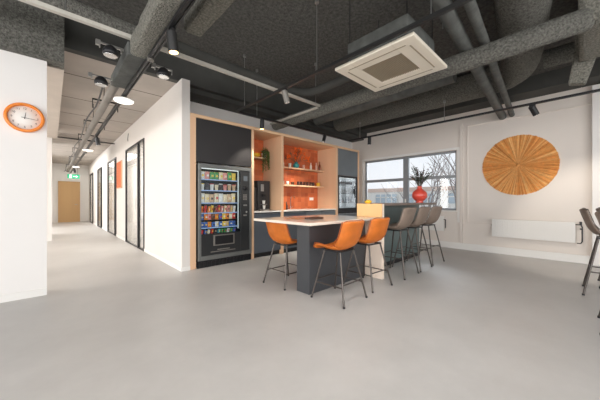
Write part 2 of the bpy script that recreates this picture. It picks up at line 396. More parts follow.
solo('insulated_beam', MB().box(3.9, -1.6, 2.99, 5.0, .03, 3.70), M['spray_pale'], 'deep sprayed beam block in the top right corner', 'beam', (4.5, -.8, 2.99), bevel=.04)
solo('drop_bulkhead', MB().prism([(.13,2.76),(.06,3.2),(.09,3.70),(-1.2,3.70),(-1.2,3.5),(-.14,3.1),(-.03,2.72)], 5.01, 5.14, 'x'), M['spray_pale'], 'hanging sprayed bulkhead with slanted edge at the top right above the track', 'bulkhead', (5.07, -.4, 2.70), bevel=.02)
duct_tube('round_duct', [(6.0, 4.78, 3.44), (6.0, 1.45, 3.44), (6.0, 1.05, 3.44), (5.8, .76, 3.44), (5.2, .63, 3.44), (4.2, .50, 3.44), (2.9, .33, 3.44)], .25, M['spray'], 'large round sprayed duct that elbows from the window side toward the viewer', n=28)
duct_tube('round_duct', [(5.75, .42, 3.46), (5.75, -.5, 3.46)], .14, M['spray'], 'small round duct stub between the elbow and the hanging bulkhead')
duct_tube('ceiling_pipe', [(2.3, .90, 3.115), (7.48, 1.24, 3.115)], .075, M['duct_dark'], 'thicker of two dark pipes running to the window wall', wob=.002)
duct_tube('ceiling_pipe', [(2.3, .70, 3.12), (7.48, 1.07, 3.12)], .05, M['duct_dark'], 'thinner of two dark pipes running to the window wall', wob=.002)
duct_tube('ceiling_pipe', [(5.05, 4.75, 3.3), (5.05, 1.5, 3.36)], .12, M['duct_dark'], 'straight dark duct running between the sprayed pipe and the large round duct', wob=.003)

def rod(x, y, z0, label, z1=3.7, r=.006):
    solo('suspension_rod', MB().cyl((x,y,z0), (x,y,z1-.03), r, n=8).cyl((x,y,z1-.04), (x,y,z1), .025, n=12), M['steel'], label, 'rod', (x, y, z0))
rod(2.41, 2.26, 2.82, 'thin rod holding the black track, nearer the cassette unit')
rod(2.41, 3.95, 2.82, 'thin rod holding the black track near its far corner')
rod(2.85, 4.23, 2.82, 'thin rod holding the track above the vending machine front')
rod(.10, 3.31, 2.97, 'pale rod holding the rail at the upper left')
rod(3.5, 3.31, 2.97, 'thin rod holding the pale rail at its corner')
rod(2.41, .9, 2.82, 'thin rod holding the near end of the black track')
rod(5.77, 1.9, 2.82, 'thin rod holding the track along the window wall', 3.22)
rod(5.77, 3.9, 2.82, 'thin rod holding the far end of the track along the window wall', 3.22)
rod(3.05, 1.02, 3.04, 'rod hanging over the two dark pipes')

def bar(x0,y0,x1,y1,z,w,h):
    return MB().box(min(x0,x1)-w/2, min(y0,y1)-w/2, z-h/2, max(x0,x1)+w/2, max(y0,y1)+w/2, z+h/2)
t = thing('light_track', 'black rectangular track hanging beside the cassette unit and along the kitchen and window walls', 'light track', (2.41, 4.23, 2.78))
part('track_side', bar(2.41, -.6, 2.41, 4.23, 2.80, .035, .035), M['track_metal'], t)
part('track_side', bar(2.44, 4.23, 5.74, 4.23, 2.80, .035, .035), M['black_metal'], t)
part('track_side', bar(5.77, -2.5, 5.77, 4.23, 2.80, .035, .035), M['black_metal'], t)
t = thing('cable_rail', 'pale square rail crossing the ceiling and turning toward the kitchen', 'rail', (3.6, 3.31, 2.92))
part('rail_side', bar(-3, 3.31, 3.58, 3.31, 2.95, .045, .04), M['conduit'], t)
part('rail_side', bar(3.58, 3.36, 3.58, 4.75, 2.92, .045, .03), M['conduit'], t)
t = thing('light_track', 'black track with double rail running the length of the corridor ceiling', 'light track', (.77, 10, 2.73))
part('track_rail', MB().box(.755, -.5, 2.735, .785, 19.3, 2.765).box(.80, -.5, 2.745, .815, 19.3, 2.765), M['black_metal'], t)
part('joint', MB().cyl((.785, 3.2, 2.72), (.785, 3.2, 2.76), .035, n=12), M['tray'], t)
solo('cable_tube', MB().tube([(.66, 4.45, 2.84), (.66, 19.4, 2.84)], .055, 12), M['tray'], 'grey tube running down the corridor ceiling beyond the pale duct', 'tube', (.66, 10, 2.8))
solo('cable', MB().tube([(.52+.02*math.sin(k), 4.5+k*.5, 2.78+.02*math.cos(k*1.7)) for k in range(30)], .012, 6), M['black_metal'], 'black cable strung along the corridor ceiling left of the grey tube', 'cable', (.52, 10, 2.78))
for k, y in enumerate((5.6, 7.2, 8.8, 11.2, 13.5, 16.5)):
    solo('tube_hanger', MB().box(.50, y-.012, 2.90, .86, y+.012, 2.92).cyl((.66, y, 2.9), (.66, y, 3.29), .006, n=6).box(.50, y-.012, 2.76, .51, y+.012, 2.92).box(.85,y-.012,2.76,.86,y+.012,2.92), M['black_metal'],
         'black hanger of the corridor tube, %s from the kitchen end' % ['first','second','third','fourth','fifth','sixth'][k], 'hanger', (.66, y, 2.76), 'hangers along the corridor tube')
solo('ceiling_conduit', MB().cyl((.13, 11.2, 3.2), (1.62, 11.2, 3.2), .02, n=8), M['black_metal'], 'thin dark conduit crossing the corridor ceiling', 'conduit', (.8, 11.2, 3.18))
for k, y in enumerate((4.67, 9.95, 15.2)):
    t = thing('ceiling_disc_lamp', 'white oval disc lamp under the corridor track, %s' % ['nearest of three','middle of three','farthest of three'][k], 'lamp', (.79, y, 2.68), 'disc lamps along the corridor')
    part('lamp_lens', MB().lathe([(.001,0),(.10,.002),(.122,.012),(.128,.03)], (.79,y,2.665), 32), M['disc_lit'], t)
    part('lamp_body', MB().lathe([(.128,.03),(.125,.045),(.05,.06),(.001,.062)], (.79,y,2.665), 32), M['white_plastic'], t)

def spot(name, track, d, L, r, label, lit=None, col='black_metal'):
    """cylindrical spotlight hanging from a point under the track, head pointing along d"""
    tx, ty, tz = track
    t = thing('track_spotlight', label, 'spotlight', (tx, ty, tz-.02))
    part('adapter', MB().box(tx-.018, ty-.04, tz-.035, tx+.018, ty+.04, tz-.0), M['black_metal'], t, .003)
    d = Vector(d).normalized(); piv = Vector((tx, ty, tz-.06))
    part('stem', MB().cyl((tx,ty,tz-.035), piv, .009, n=8), M['black_metal'], t)
    a = piv - d*.03; b = piv + d*(L-.03)
    h = part('lamp_head', MB().cyl(a, b, r, n=24), M[col], t, .004)
    part('lens', MB().cyl(b, b + d*.003, r*.82, n=24), M[lit or 'white_plastic'], h)
    return b, d
spots = []
spots.append(spot('s', (.79, 2.52, 2.74), (.12,.02,-1), .17, .045, 'dark cylinder spotlight on the left track with a warm glowing face', 'lamp_warm', 'track_metal'))
spots.append(spot('s', (2.41, 2.88, 2.79), (.25,-.12,-1), .17, .042, 'grey cylinder spotlight on the track in front of the cassette unit', 'white_plastic', 'tray'))
spots.append(spot('s', (2.97, 4.23, 2.79), (0,.05,-1), .17, .04, 'black cylinder spotlight above the vending machine', 'lamp_warm'))
spots.append(spot('s', (4.78, 4.23, 2.79), (-.5,-.1,-1), .17, .04, 'black tilted spotlight above the kitchen shelves', 'white_plastic'))
spots.append(spot('s', (5.77, 3.62, 2.79), (0,.05,-1), .16, .042, 'black spotlight hanging in front of the window corner', 'white_plastic'))
spots.append(spot('s', (5.77, .56, 2.79), (.55,-.35,-.9), .16, .045, 'black spotlight aimed at the round wall sunburst', 'lamp_white'))
spots.append(spot('s', (.81, 8.0, 2.74), (.2,.1,-1), .16, .05, 'black spotlight in the corridor between the first two disc lamps', 'white_plastic'))
spots.append(spot('s', (.81, 16.6, 2.74), (.2,.1,-1), .16, .05, 'black spotlight at the far end of the corridor track', 'white_plastic'))
def gimbal(x, y, z, sgn, label):
    t = thing('ring_spotlight', label, 'spotlight', (x, y, z))
    part('bracket', MB().box(x-sgn*.0, y-.015, z+.03, x+sgn*.12, y+.015, z+.05).box(x-.10, y-.01, z-.01, x-.09, y+.01, z+.05).box(x+.09, y-.01, z-.01, x+.10, y+.01, z+.05).box(x-.1,y-.01,z+.035,x+.1,y+.01,z+.05).box(x-.13,y-.02,z+.01,x-.09,y+.02,z+.06), M['steel'], t)
    part('lamp_head', MB().lathe([(.03,.07),(.06,.04),(.075,0),(.075,-.02),(.06,-.03)], (x,y,z-.03), 24), M['black_metal'], t)
    part('ring', MB().lathe([(.042,-.03),(.06,-.036),(.064,-.03),(.06,-.026)], (x,y,z-.035), 24), M['chrome'], t)
    part('lens', MB().lathe([(.001,-.028),(.042,-.030),(.042,-.027)], (x,y,z-.035), 20), M['white_plastic'], t)
gimbal(.47, 3.5, 2.84, 1, 'silver ringed spotlight on a bracket left of the pale duct')
gimbal(1.0, 3.5, 2.78, -1, 'silver ringed spotlight on a bracket right of the left track')
gimbal(.47, 4.25, 2.76, 1, 'small black ringed spotlight at the far end of the pale duct')

# ceiling cassette
t = thing('ceiling_cassette', 'white square air conditioning cassette hanging under the dark ceiling', 'air conditioner', (2.96, 1.57, 2.77))
part('cassette_body', MB().box(2.62, 1.20, 2.81, 3.32, 1.95, 3.10), M['duct_dark'], t, .01)
fr = MB(); x0,x1,y0,y1 = 2.50,3.42,1.09,2.05; ix0,ix1,iy0,iy1 = 2.72,3.20,1.32,1.82
fr.box(x0,y0,2.772,x1,iy0,2.81).box(x0,iy1,2.772,x1,y1,2.81).box(x0,iy0,2.772,ix0,iy1,2.81).box(ix1,iy0,2.772,x1,iy1,2.81)
part('front_panel', fr, M['cream_plastic'], t, .008)
gr = MB().box(ix0,iy0,2.79,ix1,iy1,2.80)
for k in range(24):
    yy = iy0+.01+k*(iy1-iy0-.02)/23; gr.box(ix0, yy-.004, 2.776, ix1, yy+.004, 2.79)
part('intake_grille', gr, M['ac_grille'], t)
for (a,b,c,d2) in ((x0+.10,y0+.13,x0+.115,y1-.13),(x1-.115,y0+.13,x1-.10,y1-.13),(x0+.14,y0+.09,x1-.14,y0+.105),(x0+.14,y1-.105,x1-.14,y1-.09)):
    part('louvre_slot', MB().box(a,b,2.769,c,d2,2.775), M['ac_grille'], t)
for k in range(4):
    hx, hy = ((2.64,1.22),(3.30,1.22),(2.64,1.93),(3.30,1.93))[k]
    part('hanger_rod', MB().cyl((hx,hy,3.1),(hx,hy,3.7),.007,n=6), M['track_metal'], t)

# ------------------------------------------------------------------ clock
cx, cz, cy = -.235, 2.22, 4.70
t = thing('wall_clock', 'round white wall clock with a wide orange rim', 'clock', (cx, cy, cz))
part('rim', MB().lathe([(.165,0),(.178,.03),(.174,.055),(.155,.064),(.146,.056),(.143,.02)], (cx,cy,cz), 56, axis='y', cap=False), M['clock_orange'], t)
fc = part('clock_face', MB().lathe([(.146,.012),(.146,.022),(.0005,.022)], (cx,cy,cz), 56, axis='y'), M['clock_face'], t)
for k in range(1, 13):
    a = PI/2 - k*PI/6; px, pz = cx+.112*math.cos(a), cz+.112*math.sin(a)
    part('numeral', text_mb(str(k), .034, lambda x, y, px=px, pz=pz: (px+x, cy-.0235, pz+y)), M['ink'], fc)
def hand(ang, L, w, back, yy):
    a = math.radians(90-ang); d = (math.cos(a), math.sin(a)); n = (-d[1], d[0])
    P = lambda l, s: (cx+d[0]*l+n[0]*s, yy, cz+d[1]*l+n[1]*s)
    return MB().add([P(-back,-w),P(L,-w*.6),P(L,w*.6),P(-back,w)], [(0,1,2,3)]).add([(p[0],p[1]+.002,p[2]) for p in (P(-back,-w),P(L,-w*.6),P(L,w*.6),P(-back,w))], [(0,1,2,3)])
part('hour_hand', hand(8, .065, .004, .015, cy-.027), M['ink'], t)
part('minute_hand', hand(96, .108, .003, .03, cy-.029), M['ink'], t)
part('hub', MB().lathe([(.006,.02),(.006,.032),(.001,.033)], (cx,cy,cz), 12, axis='y'), M['ink'], t)

# corridor bits
t = thing('exit_sign', 'green illuminated exit sign hanging above the far corridor door', 'exit sign', (.87, 18.6, 2.40))
part('sign_panel', MB().box(.62, 18.59, 2.40, 1.12, 18.61, 2.62), M['green_sign'], t)
pic = MB(); yy = 18.585
pic.add([(.70,yy,2.42),(.80,yy,2.42),(.80,yy,2.60),(.70,yy,2.60)], [(0,1,2,3)])
pic.add([(.86,yy,2.49),(.97,yy,2.49),(.97,yy,2.45),(1.06,yy,2.51),(.97,yy,2.57),(.97,yy,2.53),(.86,yy,2.53)], [(0,1,2,3,4,5,6)])
part('pictogram', pic, M['white_sign'], t)
part('hanger', MB().cyl((.7,18.6,2.62),(.7,18.6,3.29),.006,n=6).cyl((1.04,18.6,2.62),(1.04,18.6,3.29),.006,n=6), M['black_metal'], t)
t = thing('wall_panel', 'narrow burnt orange panel on the corridor wall between the glass doors', 'panel', (1.60, 10.2, 1.63))
part('felt', MB().box(1.58, 9.84, 1.63, 1.61, 10.56, 2.45), M['art_orange'], t)
part('edge_frame', MB().box(1.585,9.82,1.61,1.62,9.84,2.47).box(1.585,10.56,1.61,1.62,10.58,2.47).box(1.585,9.82,1.61,1.62,10.58,1.63).box(1.585,9.82,2.45,1.62,10.58,2.47), M['wood'], t)
solo('cable_stub', MB().tube([(1.60,8.82,3.12),(1.595,8.84,3.05),(1.60,8.92,2.98),(1.612,8.95,2.92)], .008, 6), M['track_metal'], 'short loose wire on the wall above the nearest corridor glass door', 'wire', (1.6, 8.9, 2.95))

# ------------------------------------------------------------------ kitchen wall unit
FY = 4.66
def xz(name, *b, m='wood', label=None, cat='panel', bev=.003):
    mb = MB()
    for q in b: mb.box(*q)
t = thing('wall_unit', 'tall plywood wall unit framing the kitchen niches', 'cabinet', (4.3, FY, 0))
part('side_panel', MB().box(1.757, FY, 0, 1.862, BY, 2.68), M['wood'], t, .003)
part('top_panel', MB().box(1.757, FY-.002, 2.68, 6.86, BY, 2.738), M['wood_h'], t, .003)
part('divider', MB().box(3.012, FY, 0, 3.068, BY, 2.68), M['wood'], t, .003)
part('divider', MB().box(3.80, FY, 0, 3.865, BY, 2.68), M['wood'], t, .003)
part('divider', MB().box(5.75, FY, 0, 5.83, BY, 2.68), M['wood'], t, .003)
part('side_panel', MB().box(6.79, FY, 0, 6.86, BY, 2.68), M['wood'], t, .003)
part('upper_front', MB().box(1.865, FY+.01, 1.90, 3.008, FY+.03, 2.675), M['black_panel'], t, .002)
part('upper_front', MB().box(5.835, FY+.01, 1.93, 6.785, FY+.03, 2.675), M['slate_laminate'], t, .002)
part('tiled_back', MB().box(3.068, BY-.02, .95, 3.80, BY-.005, 2.68), M['tile'], t)
part('tiled_back', MB().box(3.865, BY-.02, .95, 5.75, BY-.005, 2.68), M['tile'], t)
part('shelf', MB().box(3.068, 5.10, 2.185, 3.80, BY-.02, 2.215), M['wood_h'], t, .002)
part('shelf', MB().box(3.865, 5.12, 2.035, 5.75, BY-.02, 2.07), M['wood_h'], t, .002)
part('shelf', MB().box(3.865, 5.12, 1.585, 5.75, BY-.02, 1.62), M['wood_h'], t, .002)
solo('worktop', MB().box(3.068, FY+.0, .955, 3.80, BY-.02, .985), M['worktop'], 'short white worktop under the coffee machine', 'worktop', (3.4, 5, .955), bevel=.003)
solo('worktop', MB().box(3.865, FY+.0, .955, 5.75, BY-.02, .985), M['worktop'], 'long white worktop in front of the orange tiles', 'worktop', (4.8, 5, .955), bevel=.003)
def base_unit(x0, x1, label, col='navy'):
    t = thing('base_cabinet', label, 'cabinet', ((x0+x1)/2, FY+.02, 0), 'slate blue base cabinets under the worktops')
    part('carcass', MB().box(x0, FY+.045, .1, x1, BY-.03, .95), M['charcoal'], t)
    part('plinth', MB().box(x0, FY+.07, 0, x1, FY+.09, .1), M['black_metal'], t)
    part('door', MB().box(x0+.004, FY+.02, .10, x1-.004, FY+.042, .775), M[col], t, .003)
    dr = part('drawer', MB().box(x0+.004, FY+.02, .785, x1-.004, FY+.042, .93), M[col], t, .003)
    part('handle', MB().box(x0+.08, FY+.004, .925, x1-.08, FY+.02, .932), M['steel'], dr)
base_unit(3.072, 3.795, 'slate blue base cabinet under the coffee machine')
base_unit(3.87, 4.60, 'slate blue base cabinet under the orange tiles, left of three')
base_unit(4.60, 5.18, 'slate blue base cabinet under the orange tiles, middle of three', 'slate_laminate')
base_unit(5.18, 5.745, 'slate blue base cabinet under the orange tiles, right of three', 'slate_laminate')

# glass door fridge in the last bay
t = thing('glass_fridge', 'built in glass fronted fridge at the right end of the kitchen wall', 'fridge', (6.3, FY+.02, 0))
part('cabinet_body', MB().box(5.84, 5.30, .2, 6.78, BY-.01, 1.92).box(5.84, FY+.04, .2, 5.87, 5.3, 1.92).box(6.75, FY+.04, .2, 6.78, 5.3, 1.92).box(5.84, FY+.04, 1.89, 6.78, 5.3, 1.92).box(5.84, FY+.04, 0, 6.78, 5.3, .86), M['fridge_in'], t)
d = part('door_frame', MB().box(5.84, FY+.01, .84, 5.90, FY+.04, 1.925).box(6.72, FY+.01, .84, 6.78, FY+.04, 1.925).box(5.84, FY+.01, 1.87, 6.78, FY+.04, 1.925).box(5.84, FY+.01, .84, 6.78, FY+.04, .90).box(5.90, FY+.015, .90, 6.72, FY+.035, 1.0), M['black_metal'], t, .002)
part('glass', MB().box(5.90, FY+.02, 1.0, 6.72, FY+.026, 1.87), M['glass_vending'], d)
part('lower_front', MB().box(5.84, FY+.01, .08, 6.78, FY+.035, .835), M['slate_laminate'], t, .003)
part('handle', MB().cyl((6.60, FY-.02, 1.30), (6.60, FY-.02, 1.65), .012, n=8).cyl((6.60,FY-.02,1.35),(6.60,FY+.02,1.35),.008,n=6).cyl((6.60,FY-.02,1.6),(6.60,FY+.02,1.6),.008,n=6).box(6.57,FY-.01,1.40,6.64,FY+.01,1.56), M['black_metal'], t)
for z in (1.15, 1.42, 1.68):
    part('shelf', MB().box(5.87, FY+.08, z, 6.75, 5.3, z+.012), M['steel'], t)
part('interior_light', MB().box(5.95, FY+.1, 1.875, 6.7, FY+.13, 1.888), M['lamp_white'], t)
fr_cols = ['fridge_in','white_plastic','steel','ext_glass']
for row, (z, n) in enumerate(((1.692, 8), (1.432, 7), (1.162, 6))):
    for k in range(n):
        x = 5.98+k*(.66/(n-1)); h = (.10, .14, .16)[row]
        mb = MB().lathe([(.026,0),(.028,.01),(.028,h*.62),(.012,h*.8),(.012,h*.97),(.001,h)], (x, FY+.14, z), 14)
        rw = ['top','middle','bottom'][row]
        nm = ['first','second','third','fourth','fifth','sixth','seventh','eighth'][k]
        cname = ['dark','white','pale'][row]
        solo('drink_bottle', mb, M[['jar_dark','white_plastic','ext_glass'][row]], 'small %s bottle, %s from left on the %s shelf of the fridge' % (cname, nm, rw), 'bottle', (x, FY+.14, z), 'bottles in the glass fridge')

# ------------------------------------------------------------------ vending machine
V0, V1, VY = 1.89, 2.99, FY-.005
t = thing('vending_machine', 'snack vending machine with a grey frame and lit glass front set in the plywood wall', 'vending machine', ((V0+V1)/2, VY, 0))
part('cabinet_body', MB().box(V0, VY+.03, .1, V0+.03, BY-.03, 1.86).box(V1-.03, VY+.03, .1, V1, BY-.03, 1.86).box(V0, VY+.03, 1.82, V1, BY-.03, 1.86).box(V0, VY+.35, .1, V1, BY-.03, 1.82).box(V0+.03, VY+.03, .1, V1-.03, VY+.35, .58), M['vend_in'], t)
df = part('door_frame', MB().box(V0, VY-.03, .13, V0+.055, VY+.03, 1.875).box(V1-.045, VY-.03, .13, V1, VY+.03, 1.875).box(V0+.055, VY-.03, 1.80, V1-.045, VY+.03, 1.875).box(V0+.055, VY-.03, .13, V1-.045, VY+.03, .21), M['frame_grey'], t, .006)
part('logo_plate', MB().box(2.38, VY-.032, 1.845, 2.52, VY-.03, 1.858), M['steel'], df)
part('glass', MB().box(V0+.055, VY-.012, .60, 2.74, VY-.008, 1.80), M['glass_vending'], t)
cp = part('control_panel', MB().box(2.74, VY-.022, .21, V1-.045, VY+.02, 1.80), M['vend_dark'], t, .003)
part('display', MB().box(2.80, VY-.026, 1.60, 2.89, VY-.022, 1.70), mat('dim display',(96,104,110),.2), cp)
part('card_reader', MB().lathe([(.045,.0),(.045,.012),(.03,.02),(.001,.022)], (2.83, VY-.02, 1.46), 20, axis='y'), M['black_metal'], cp)
kp = MB()
for r_ in range(4):
    for c_ in range(3): kp.box(2.795+c_*.03, VY-.027, 1.22+r_*.03, 2.817+c_*.03, VY-.022, 1.242+r_*.03)
part('keypad', kp, M['tray'], cp)
part('coin_slot', MB().box(2.80, VY-.03, 1.10, 2.88, VY-.022, 1.13), M['steel'], cp)
part('lock', MB().lathe([(.018,0),(.018,.012),(.001,.013)], (2.87, VY-.02, .98), 14, axis='y').box(2.80, VY-.026, .90, 2.88, VY-.02, .93), M['steel'], cp)
part('lower_panel', MB().box(V0+.055, VY-.02, .21, 2.74, VY+.02, .60), M['vend_dark'], t, .003)
ds = part('delivery_flap', MB().box(2.17, VY-.03, .375, 2.60, VY-.02, .575), M['tray'], t, .008)
part('flap_door', MB().box(2.20, VY-.034, .395, 2.57, VY-.03, .555), M['black_metal'], ds, .004)
part('lower_label', MB().box(2.12, VY-.023, .26, 2.62, VY-.02, .275).box(2.25, VY-.023, .29, 2.5, VY-.02, .31), M['tray'], t)
gk = MB().box(V0, VY+.0, 0, V1, VY+.04, .12)
for k in range(14): gk.box(V0+.03+k*.074, VY-.012, .02, V0+.07+k*.074, VY, .10)
part('kick_grille', gk, M['black_metal'], t)
part('interior_light', MB().box(V0+.06, VY+.03, 1.785, 2.72, VY+.05, 1.80), M['strip_light'], t)
part('side_reflection', MB().box(2.70, VY+.02, .66, 2.72, VY+.04, 1.78), mat('soft goods reflection',(225,238,235),.4,emit=.12,var=0), t)  # glowing strip stands in for goods mirrored in the machine's side
shelf_z = [1.60, 1.40, 1.17, .985, .85, .715, .60]
for z in shelf_z:
    s_ = part('tray_shelf', MB().box(V0+.03, VY+.03, z-.012, 2.70, VY+.33, z), M['vend_dark'], t)
    if z not in (.85, .60): part('price_rail', MB().box(V0+.06, VY+.018, z-.018, 2.70, VY+.03, z+.001), M['blue_rail'], s_)
# goods: each a pack of its own
def pack_mb(w, h, dp, seed):
    rr = random.Random(seed); mb = MB(); nu, nv = 8, 10; fr, bk = [], []
    for j in range(nv+1):
        v = j/nv
        for i in range(nu+1):
            u = i/nu; puff = (math.sin(PI*u)**.6)*(math.sin(PI*v)**.5)*dp/2
            wob = rr.uniform(-.1,.1)*puff
            x = (u-.5)*w*(1-.06*math.sin(PI*v)); z = v*h
            fr.append((x, -puff-.001+wob, z)); bk.append((x, puff+.001, z))
    q = lambda i, j: j*(nu+1)+i
    mb.add(fr, [(q(i,j),q(i+1,j),q(i+1,j+1),q(i,j+1)) for i in range(nu) for j in range(nv)], 0, True)
    mb.add(bk, [(q(i,j),q(i,j+1),q(i+1,j+1),q(i+1,j)) for i in range(nu) for j in range(nv)], 0, True)
    # crimped top and a printed band
    mb.box(-w/2, -.002, h-.012, w/2, .002, h, 1)
    mb.box(-w*.22, -dp/2-.0015, h*.35, w*.22, -dp/2+.004, h*.62, 1)
    return mb
def cup_mb(w, h, dp, seed):
    r = w*.42
    return MB().lathe([(r*.72,0),(r,h*.86),(r*1.06,h*.87)], n=16).lathe([(r*1.06,h*.87),(r*1.06,h*.95),(r*.8,h),(.001,h)], n=16, mi=1)
def can_mb(w, h, dp, seed):
    r = w*.40
    return MB().lathe([(r*.85,0),(r,h*.06),(r,h*.9),(r*.8,h),(.001,h)], n=16).lathe([(r*1.01,h*.3),(r*1.01,h*.6)], n=16, mi=1)
def bar_mb(w, h, dp, seed):
    return MB().prism([(-w*.35,0),(w*.1,0),(w*.38,h*.95),(-w*.07,h)], -dp/2, dp/2, 'y').box(-w*.12,-dp/2-.002,h*.3,w*.16,-dp/2,h*.65,1)
palette = {'red':(200,40,36),'orange':(236,126,34),'yellow':(242,200,60),'blue':(50,96,180),'green':(56,142,66),'white':(236,236,230),'cream':(236,218,180),'pink':(226,140,130),'brown':(110,66,44),'purple':(110,60,120),'dark':(44,40,44),'teal':(60,150,160),'beige':(206,170,130)}
pm = {k: mat('%s wrapper' % k, tuple(int(c*.78+.22*150) for c in v), .35, var=.25, vscale=60, emit=.28) for k, v in palette.items()}  # wrappers glow a little to brighten the machine interior
rows = [
 ('top', 1.60, .15, 'bag', ['white','pink','green','green','cream','pink','green','yellow']),
 ('second', 1.40, .125, 'cup', ['white','dark','white','cream','dark','pink','beige','beige']),
 ('third', 1.17, .17, 'bag', ['white','cream','beige','cream','white','cream','beige','cream']),
 ('fourth', .985, .13, 'bar', ['orange','red','orange','yellow','brown','red','pink','cream','pink','beige','white']),
 ('fifth', .85, .11, 'packet', ['blue','orange','pink','brown','orange','blue','yellow','orange','cream','red']),
 ('sixth', .715, .10, 'packet', ['blue','blue','orange','blue','white','blue','yellow','beige','blue','blue']),
 ('bottom', .60, .075, 'bar', ['red','blue','cream','red','dark','teal','green','green','white','green','blue']),
]
ordn = ['first','second','third','fourth','fifth','sixth','seventh','eighth','ninth','tenth','eleventh']
builders = {'bag': pack_mb, 'cup': cup_mb, 'packet': pack_mb, 'bar': bar_mb, 'can': can_mb}
for r_i, (rn, z, h, kind, cols) in enumerate(rows):
    n = len(cols); span = .72/n
    for k, c in enumerate(cols):
        x = V0+.075+span*(k+.5)
        mb = builders[kind](span*.96, h*random.uniform(.9,1.06), .05, r_i*20+k)
        alt = pm[random.choice(['white','yellow','red','cream','dark'])]
        y = VY+.085+random.uniform(-.01,.01)
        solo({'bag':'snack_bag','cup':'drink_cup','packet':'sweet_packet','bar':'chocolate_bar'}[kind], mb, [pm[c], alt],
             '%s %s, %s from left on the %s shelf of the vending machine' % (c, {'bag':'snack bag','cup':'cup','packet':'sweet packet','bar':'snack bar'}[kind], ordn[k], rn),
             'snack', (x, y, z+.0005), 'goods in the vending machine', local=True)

# ------------------------------------------------------------------ coffee niche
t = thing('coffee_machine', 'black coffee machine with cup bays on the short white worktop', 'coffee machine', (3.50, 5.0, .985))
part('machine_body', MB().box(3.38, 4.98, .985, 3.72, 5.34, 1.66), M['black_panel'], t, .012)
part('display', MB().box(3.46, 4.970, 1.42, 3.54, 4.981, 1.58), M['steel'], t, .004)
part('spout', MB().box(3.48, 4.93, 1.30, 3.56, 4.98, 1.36).cyl((3.50,4.95,1.27),(3.50,4.95,1.30),.01,n=8).cyl((3.54,4.95,1.27),(3.54,4.95,1.30),.01,n=8), M['black_metal'], t, .004)
part('drip_tray', MB().box(3.38, 4.90, .985, 3.66, 4.98, 1.02), M['steel'], t, .004)
solo('coffee_cup', MB().lathe([(.025,0),(.036,.075),(.038,.08),(.034,.08),(.022,.006),(.001,.006)], (3.52,4.94,1.021), 20), M['white_plastic'], 'white cup on the drip tray of the coffee machine', 'cup', (3.52,4.94,1.021))
t = thing('cup_dispenser', 'small silver shelf of cups fixed to the coffee machine front', 'dispenser', (3.52,4.965,1.13))
part('rack', MB().box(3.45,4.93,1.12,3.60,4.98,1.13), M['steel'], t)
solo('coffee_cup', MB().lathe([(.025,0),(.036,.075),(.038,.08),(.034,.08),(.022,.006),(.001,.006)], (3.52,4.953,1.131), 20), M['white_plastic'], 'white cup on the upper rack of the coffee machine', 'cup', (3.52,4.953,1.131))
t = thing('coffee_grinder', 'narrow black coffee grinder with clear hopper left of the coffee machine', 'grinder', (3.22, 5.05, .985))
part('grinder_body', MB().box(3.17, 4.98, .985, 3.35, 5.25, 1.50), M['black_panel'], t, .01)
part('hopper', MB().lathe([(.05,0),(.085,.12),(.085,.20),(.001,.205)], (3.22,5.1,1.50), 20), M['glass_cup'], t)
part('tap', MB().cyl((3.22,4.93,1.25),(3.22,4.98,1.25),.015,n=8).cyl((3.22,4.93,1.18),(3.22,4.93,1.26),.012,n=8), M['chrome'], t)
for k in range(3):
    solo('orange_bowl', MB().lathe([(.05,0),(.10,.03),(.13,.055),(.125,.055),(.09,.03),(.001,.012)], (3.47,5.23,2.216+k*.03), 28), M['yellow' if k < 2 else 'orange_box'],
         ['lowest yellow bowl of the stack on the shelf above the coffee machine','middle yellow bowl of the stack on the shelf above the coffee machine','topmost orange bowl of the stack on the shelf above the coffee machine'][k], 'bowl', (3.47,5.23,2.216+k*.03), 'stacked bowls above the coffee machine')
t = thing('trailing_plant', 'green trailing plant hanging from the shelf above the coffee machine', 'plant', (3.70, 5.15, 2.216))
part('pot', MB().lathe([(.045,0),(.062,.10),(.065,.11),(.058,.11),(.05,.09),(.001,.09)], (3.70,5.20,2.216), 20), M['white_plastic'], t)
lf = MB(); st = MB(); rr = random.Random(3)
def leaf(mb, p, L, W, d, up=(0,0,1), mi=0):
    p = Vector(p); d = Vector(d).normalized(); s = d.cross(Vector(up)); s = s.normalized() if s.length > .01 else Vector((1,0,0)); nrm = s.cross(d)
    mb.add([p, p+d*L*.5+s*W/2+nrm*L*.08, p+d*L, p+d*L*.5-s*W/2+nrm*L*.08], [(0,1,2),(0,2,3)], mi)
for k in range(16):
    a = rr.uniform(0, 2*PI); p = Vector((3.70, 5.17, 2.33)); pts = [p.copy()]
    out = Vector((math.cos(a)*.05, -abs(math.sin(a))*.06-.02, .05)); L = rr.uniform(.15,.52); 
    q = p + out*1.3; pts.append(q); 
    nseg = int(L/.035)
    for j in range(nseg):
        q = q + Vector((rr.uniform(-.012,.012), rr.uniform(-.010,.008), -.035)); q.x = min(q.x, 3.785); pts.append(q.copy())
        for _ in range(3): leaf(lf, q, rr.uniform(.035,.055), rr.uniform(.025,.036), (rr.uniform(-1,1), rr.uniform(-1,.4), rr.uniform(-1,.2)))
    st.tube(pts, .003, 5)
for k in range(80):
    leaf(lf, (3.70+rr.gauss(0,.04), 5.16+rr.gauss(0,.03), 2.34+rr.uniform(-.03,.10)), .05, .032, (rr.uniform(-1,1), rr.uniform(-1,1), rr.uniform(-.3,1)))
part('foliage', lf, M['foliage_green'], t); part('vine', st, M['stem'], t)

